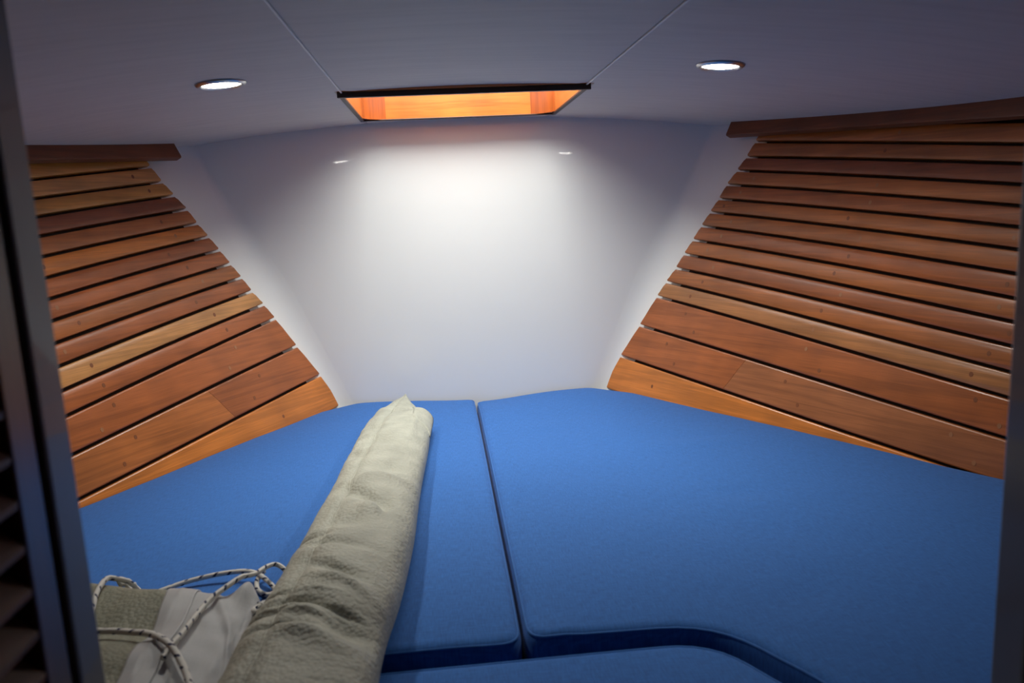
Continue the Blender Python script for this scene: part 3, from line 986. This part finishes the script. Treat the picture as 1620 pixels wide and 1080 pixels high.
SEAM = [(0, 0.5), (1, 0.48), (2, 0.43), (3, 0.36), (4, 0.33), (5, 0.30), (6, 0.285), (7, 0.275), (8, 0.27), (9, 0.265), (10, 0.26), (11, 0.25), (13, 0.27), (16, 0.28)]
def seam_fr(s):
    for (a, fa), (b, fb) in zip(SEAM[:-1], SEAM[1:]):
        if a <= s <= b: return fa + (fb - fa) * (s - a) / (b - a)
    return 0.28
NS, NA = 260, 72
v, f = [], []
smax = len(ST) - 1.001
for i in range(NS + 1):
    s = smax * i / NS
    for k in range(NA):
        v.append(bag_pt(s, 2 * PI * k / NA))
for i in range(NS):
    for k in range(NA):
        a = i * NA + k; b = i * NA + (k + 1) % NA
        f.append((a, b, b + NA, a + NA))
f.append(tuple(range(NA))); f.append(tuple(NS * NA + k for k in range(NA - 1, -1, -1)))
bag = tag(empty('fabric_bag', (-0.17, 1.45, BAGZ)), 'long sage grey embossed fabric bag with pointed end lying across the blue cushion', 'bag')
body = recalc(mesh_obj('bag_body', v, f, M_SILVER)); under(body, bag)
path = []
for i in range(170):
    s = 0.25 + (smax - 0.3) * i / 169
    a = math.acos(1 - 2 * seam_fr(s))
    path.append(bag_pt(s, a) + Vector((0, 0, 0.0006)))
under(tube('seam', path, 0.0014, M_SILVER, None, 6), bag)
# folded flap at the right shoulder near the point
v, f = [], []
nf = 10
for i in range(nf + 1):
    t = i / nf
    for k in range(nf + 1):
        u = k / nf
        s = 2.75 + 0.25 * u + 1.3 * t
        a = PI * (0.66 + 0.33 * u)
        p = bag_pt(s, a)
        lift = 0.006 * (1 - t) * math.sin(PI * 0.8 * u) - 0.0012 * t - 0.0008 * (1 - u)
        v.append(p + Vector((0.010 * u ** 3 * (1 - t), 0, lift)))
for i in range(nf):
    for k in range(nf):
        a = i * (nf + 1) + k
        f.append((a, a + 1, a + nf + 2, a + nf + 1))
o = recalc(mesh_obj('shoulder_fold', v, f, M_SILVER))
md = o.modifiers.new('thickness', 'SOLIDIFY'); md.thickness = 0.002
under(o, bag)

# ------------------------------------------------------------------ folded cover with hem band and grey lining
TOP = [(-0.66, 1.215), (-0.56, 1.188), (-0.49, 1.160), (-0.425, 1.138), (-0.385, 1.134), (-0.345, 1.120), (-0.312, 1.140), (-0.286, 1.098), (-0.262, 1.02), (-0.25, 0.97)]
BOT = [(-0.62, 0.80), (-0.52, 0.76), (-0.46, 0.74), (-0.392, 0.735), (-0.358, 0.73), (-0.332, 0.72), (-0.312, 0.715), (-0.299, 0.71), (-0.294, 0.705), (-0.29, 0.70)]
def lerp_list(L, s):
    s = max(0, min(len(L) - 1.0001, s)); i = int(s); t = s - i
    return Vector(L[i]).lerp(Vector(L[i + 1]), t)
def cov_pt(s, t):
    a = lerp_list(TOP, s); b = lerp_list(BOT, s)
    p = a.lerp(b, t)
    roll = min(1.0, t / 0.11)
    h = 0.044 * math.sqrt(max(0, 1 - (1 - roll) ** 2))
    if s > 3.5:
        hh = max(0.016, 0.044 - 0.0075 * (s - 3.5))
        h *= hh / 0.044
    h -= 0.014 * math.exp(-((t - 0.33) / 0.11) ** 2) * max(0, 1 - max(0, s - 3) * 0.8)
    h += 0.008 * math.exp(-((t - 0.55) / 0.12) ** 2)
    q = Vector((p.x, p.y, 0))
    amp = 0.5 if s < 3.4 else (1.0 if s < 4.6 else 1.5)
    h += roll * amp * (0.007 * noise.noise(q * 14 + Vector((3, 1, 0))) + 0.003 * noise.noise(q * 33))
    # raised peak of lining beside the bag and the crease that runs down from it
    h += 0.020 * math.exp(-((s - 6.0) / 0.55) ** 2 - ((t - 0.05) / 0.10) ** 2)
    h -= 0.010 * math.exp(-((s - 6.4) / 0.35) ** 2 - ((t - 0.20) / 0.10) ** 2)
    h += 0.008 * math.exp(-((s - 5.2 - 5 * (t - 0.15)) / 0.25) ** 2) * math.exp(-((t - 0.25) / 0.2) ** 2)
    return Vector((p.x, p.y, Z_BED + 0.0085 + max(h, 0.0)))
cover = tag(empty('folded_cover', (-0.42, 1.0, Z_BED + 0.004)), 'crumpled olive grey cover with light grey hem lying beside the long bag', 'cover')
def cov_part(name, s0, s1, mat, lift, ns, nt_=60, solid=0.0025):
    v, f = [], []
    for i in range(ns + 1):
        s = s0 + (s1 - s0) * i / ns
        for k in range(nt_ + 1):
            p = cov_pt(s, k / nt_)
            e = min(i, ns - i) / ns
            v.append(p + Vector((0, 0, lift)))
    for i in range(ns):
        for k in range(nt_):
            a = i * (nt_ + 1) + k
            f.append((a, a + 1, a + nt_ + 2, a + nt_ + 1))
    o = mesh_obj(name, v, f, mat)
    bm = bmesh.new(); bm.from_mesh(o.data); bm.normal_update()
    if sum(fc.normal.z for fc in bm.faces) < 0: bmesh.ops.reverse_faces(bm, faces=bm.faces)
    bm.to_mesh(o.data); bm.free()
    md = o.modifiers.new('thickness', 'SOLIDIFY'); md.thickness = solid; md.offset = -1
    return under(o, cover)
cov_part('cover_panel', 0, 3.15, M_OLIVE, 0.0, 44)
cov_part('hem_band', 3.0, 4.05, M_GREY, 0.0028, 16)
cov_part('lining', 4.0, 7.6, M_GREY, 0.0, 60)
# grommet in the lining with the cord knotted through it
def torus(name, c, R_, r, axis, mat, n=24, m=10):
    q = Vector(axis).normalized().to_track_quat('Z', 'Y')
    path = [Vector(c) + q @ Vector((R_ * math.cos(2 * PI * k / n), R_ * math.sin(2 * PI * k / n), 0)) for k in range(n)]
    return tube(name, path, r, mat, None, m, closed=True)
GP = Vector((-0.2875, 1.062, -0.552))
under(torus('grommet', GP, 0.0075, 0.0026, (0.5, -0.7, 0.55), M_CHROME), cover)
# ------------------------------------------------------------------ cords
CS = [cov_pt(7.6 * i / 90, k / 60) for i in range(91) for k in range(61)]
def over_cover(p, r):
    z = max((q.z for q in CS if abs(q.x - p.x) < 0.010 and abs(q.y - p.y) < 0.010), default=-1)
    return z + r + 0.0035
def cord(pts, label, r=0.0039, lay=True):
    path = catmull(pts, 12)
    if lay:
        zz = [max(p.z, over_cover(p, r)) for p in path]
        for k, p in enumerate(path):
            w_ = zz[max(0, k - 3):k + 4]
            p.z = max(zz[k], sum(w_) / len(w_))
        zz = [p.z for p in path]
        for k, p in enumerate(path):
            w_ = zz[max(0, k - 5):k + 6]
            p.z = max(zz[k] - 0.002, sum(w_) / len(w_))
    o = tube('braided_cord', path, r, M_ROPE, None, 8)
    c = path[0].copy()
    o.data.transform(Matrix.Translation(-c)); o.location = c
    return tag(o, label, 'cord', 'flecked cords of the cover')
cord([(-0.52, 1.168, -0.572), (-0.481, 1.188, -0.571), (-0.439, 1.212, -0.568), (-0.392, 1.221, -0.563), (-0.347, 1.219, -0.560), (-0.319, 1.203, -0.560),
      (-0.292, 1.172, -0.566), (-0.286, 1.160, -0.571), (-0.297, 1.154, -0.572), (-0.315, 1.172, -0.570), (-0.320, 1.199, -0.566), (-0.313, 1.215, -0.560)],
     'flecked white cord curving over bare blue cushion behind the crumpled cover')
cord([(-0.362, 0.903, -0.545), (-0.361, 0.925, -0.545), (-0.359, 0.953, -0.545), (-0.358, 1.015, -0.5335), (-0.351, 1.066, -0.5335), (-0.331, 1.11, -0.530), (-0.312, 1.147, -0.535),
      (-0.300, 1.185, -0.540), (-0.288, 1.200, -0.545), (-0.272, 1.188, -0.553), (-0.262, 1.160, -0.560), (-0.268, 1.120, -0.568), (-0.280, 1.085, -0.560), (-0.287, 1.066, -0.548), (-0.292, 1.056, -0.553), (-0.286, 1.050, -0.560), (-0.279, 1.057, -0.556), (-0.281, 1.068, -0.549), (-0.290, 1.070, -0.545)],
     'flecked white cord running from the grommet over the grey lining')
cord([(-0.500, 1.02, -0.5370), (-0.513, 1.069, -0.5330), (-0.522, 1.107, -0.530), (-0.525, 1.146, -0.530), (-0.517, 1.156, -0.532), (-0.500, 1.166, -0.545), (-0.492, 1.180, -0.565), (-0.500, 1.195, -0.572)],
     'flecked white cord looping over the back fold of the olive panel')
cord([(-0.54, 1.012, -0.536), (-0.491, 1.002, -0.5345), (-0.448, 0.994, -0.533), (-0.408, 0.972, -0.523), (-0.368, 0.933, -0.511), (-0.343, 0.902, -0.518), (-0.322, 0.866, -0.526), (-0.308, 0.828, -0.528), (-0.30, 0.77, -0.533)],
     'doubled flecked cord lying across hem band and olive panel', 0.0043)
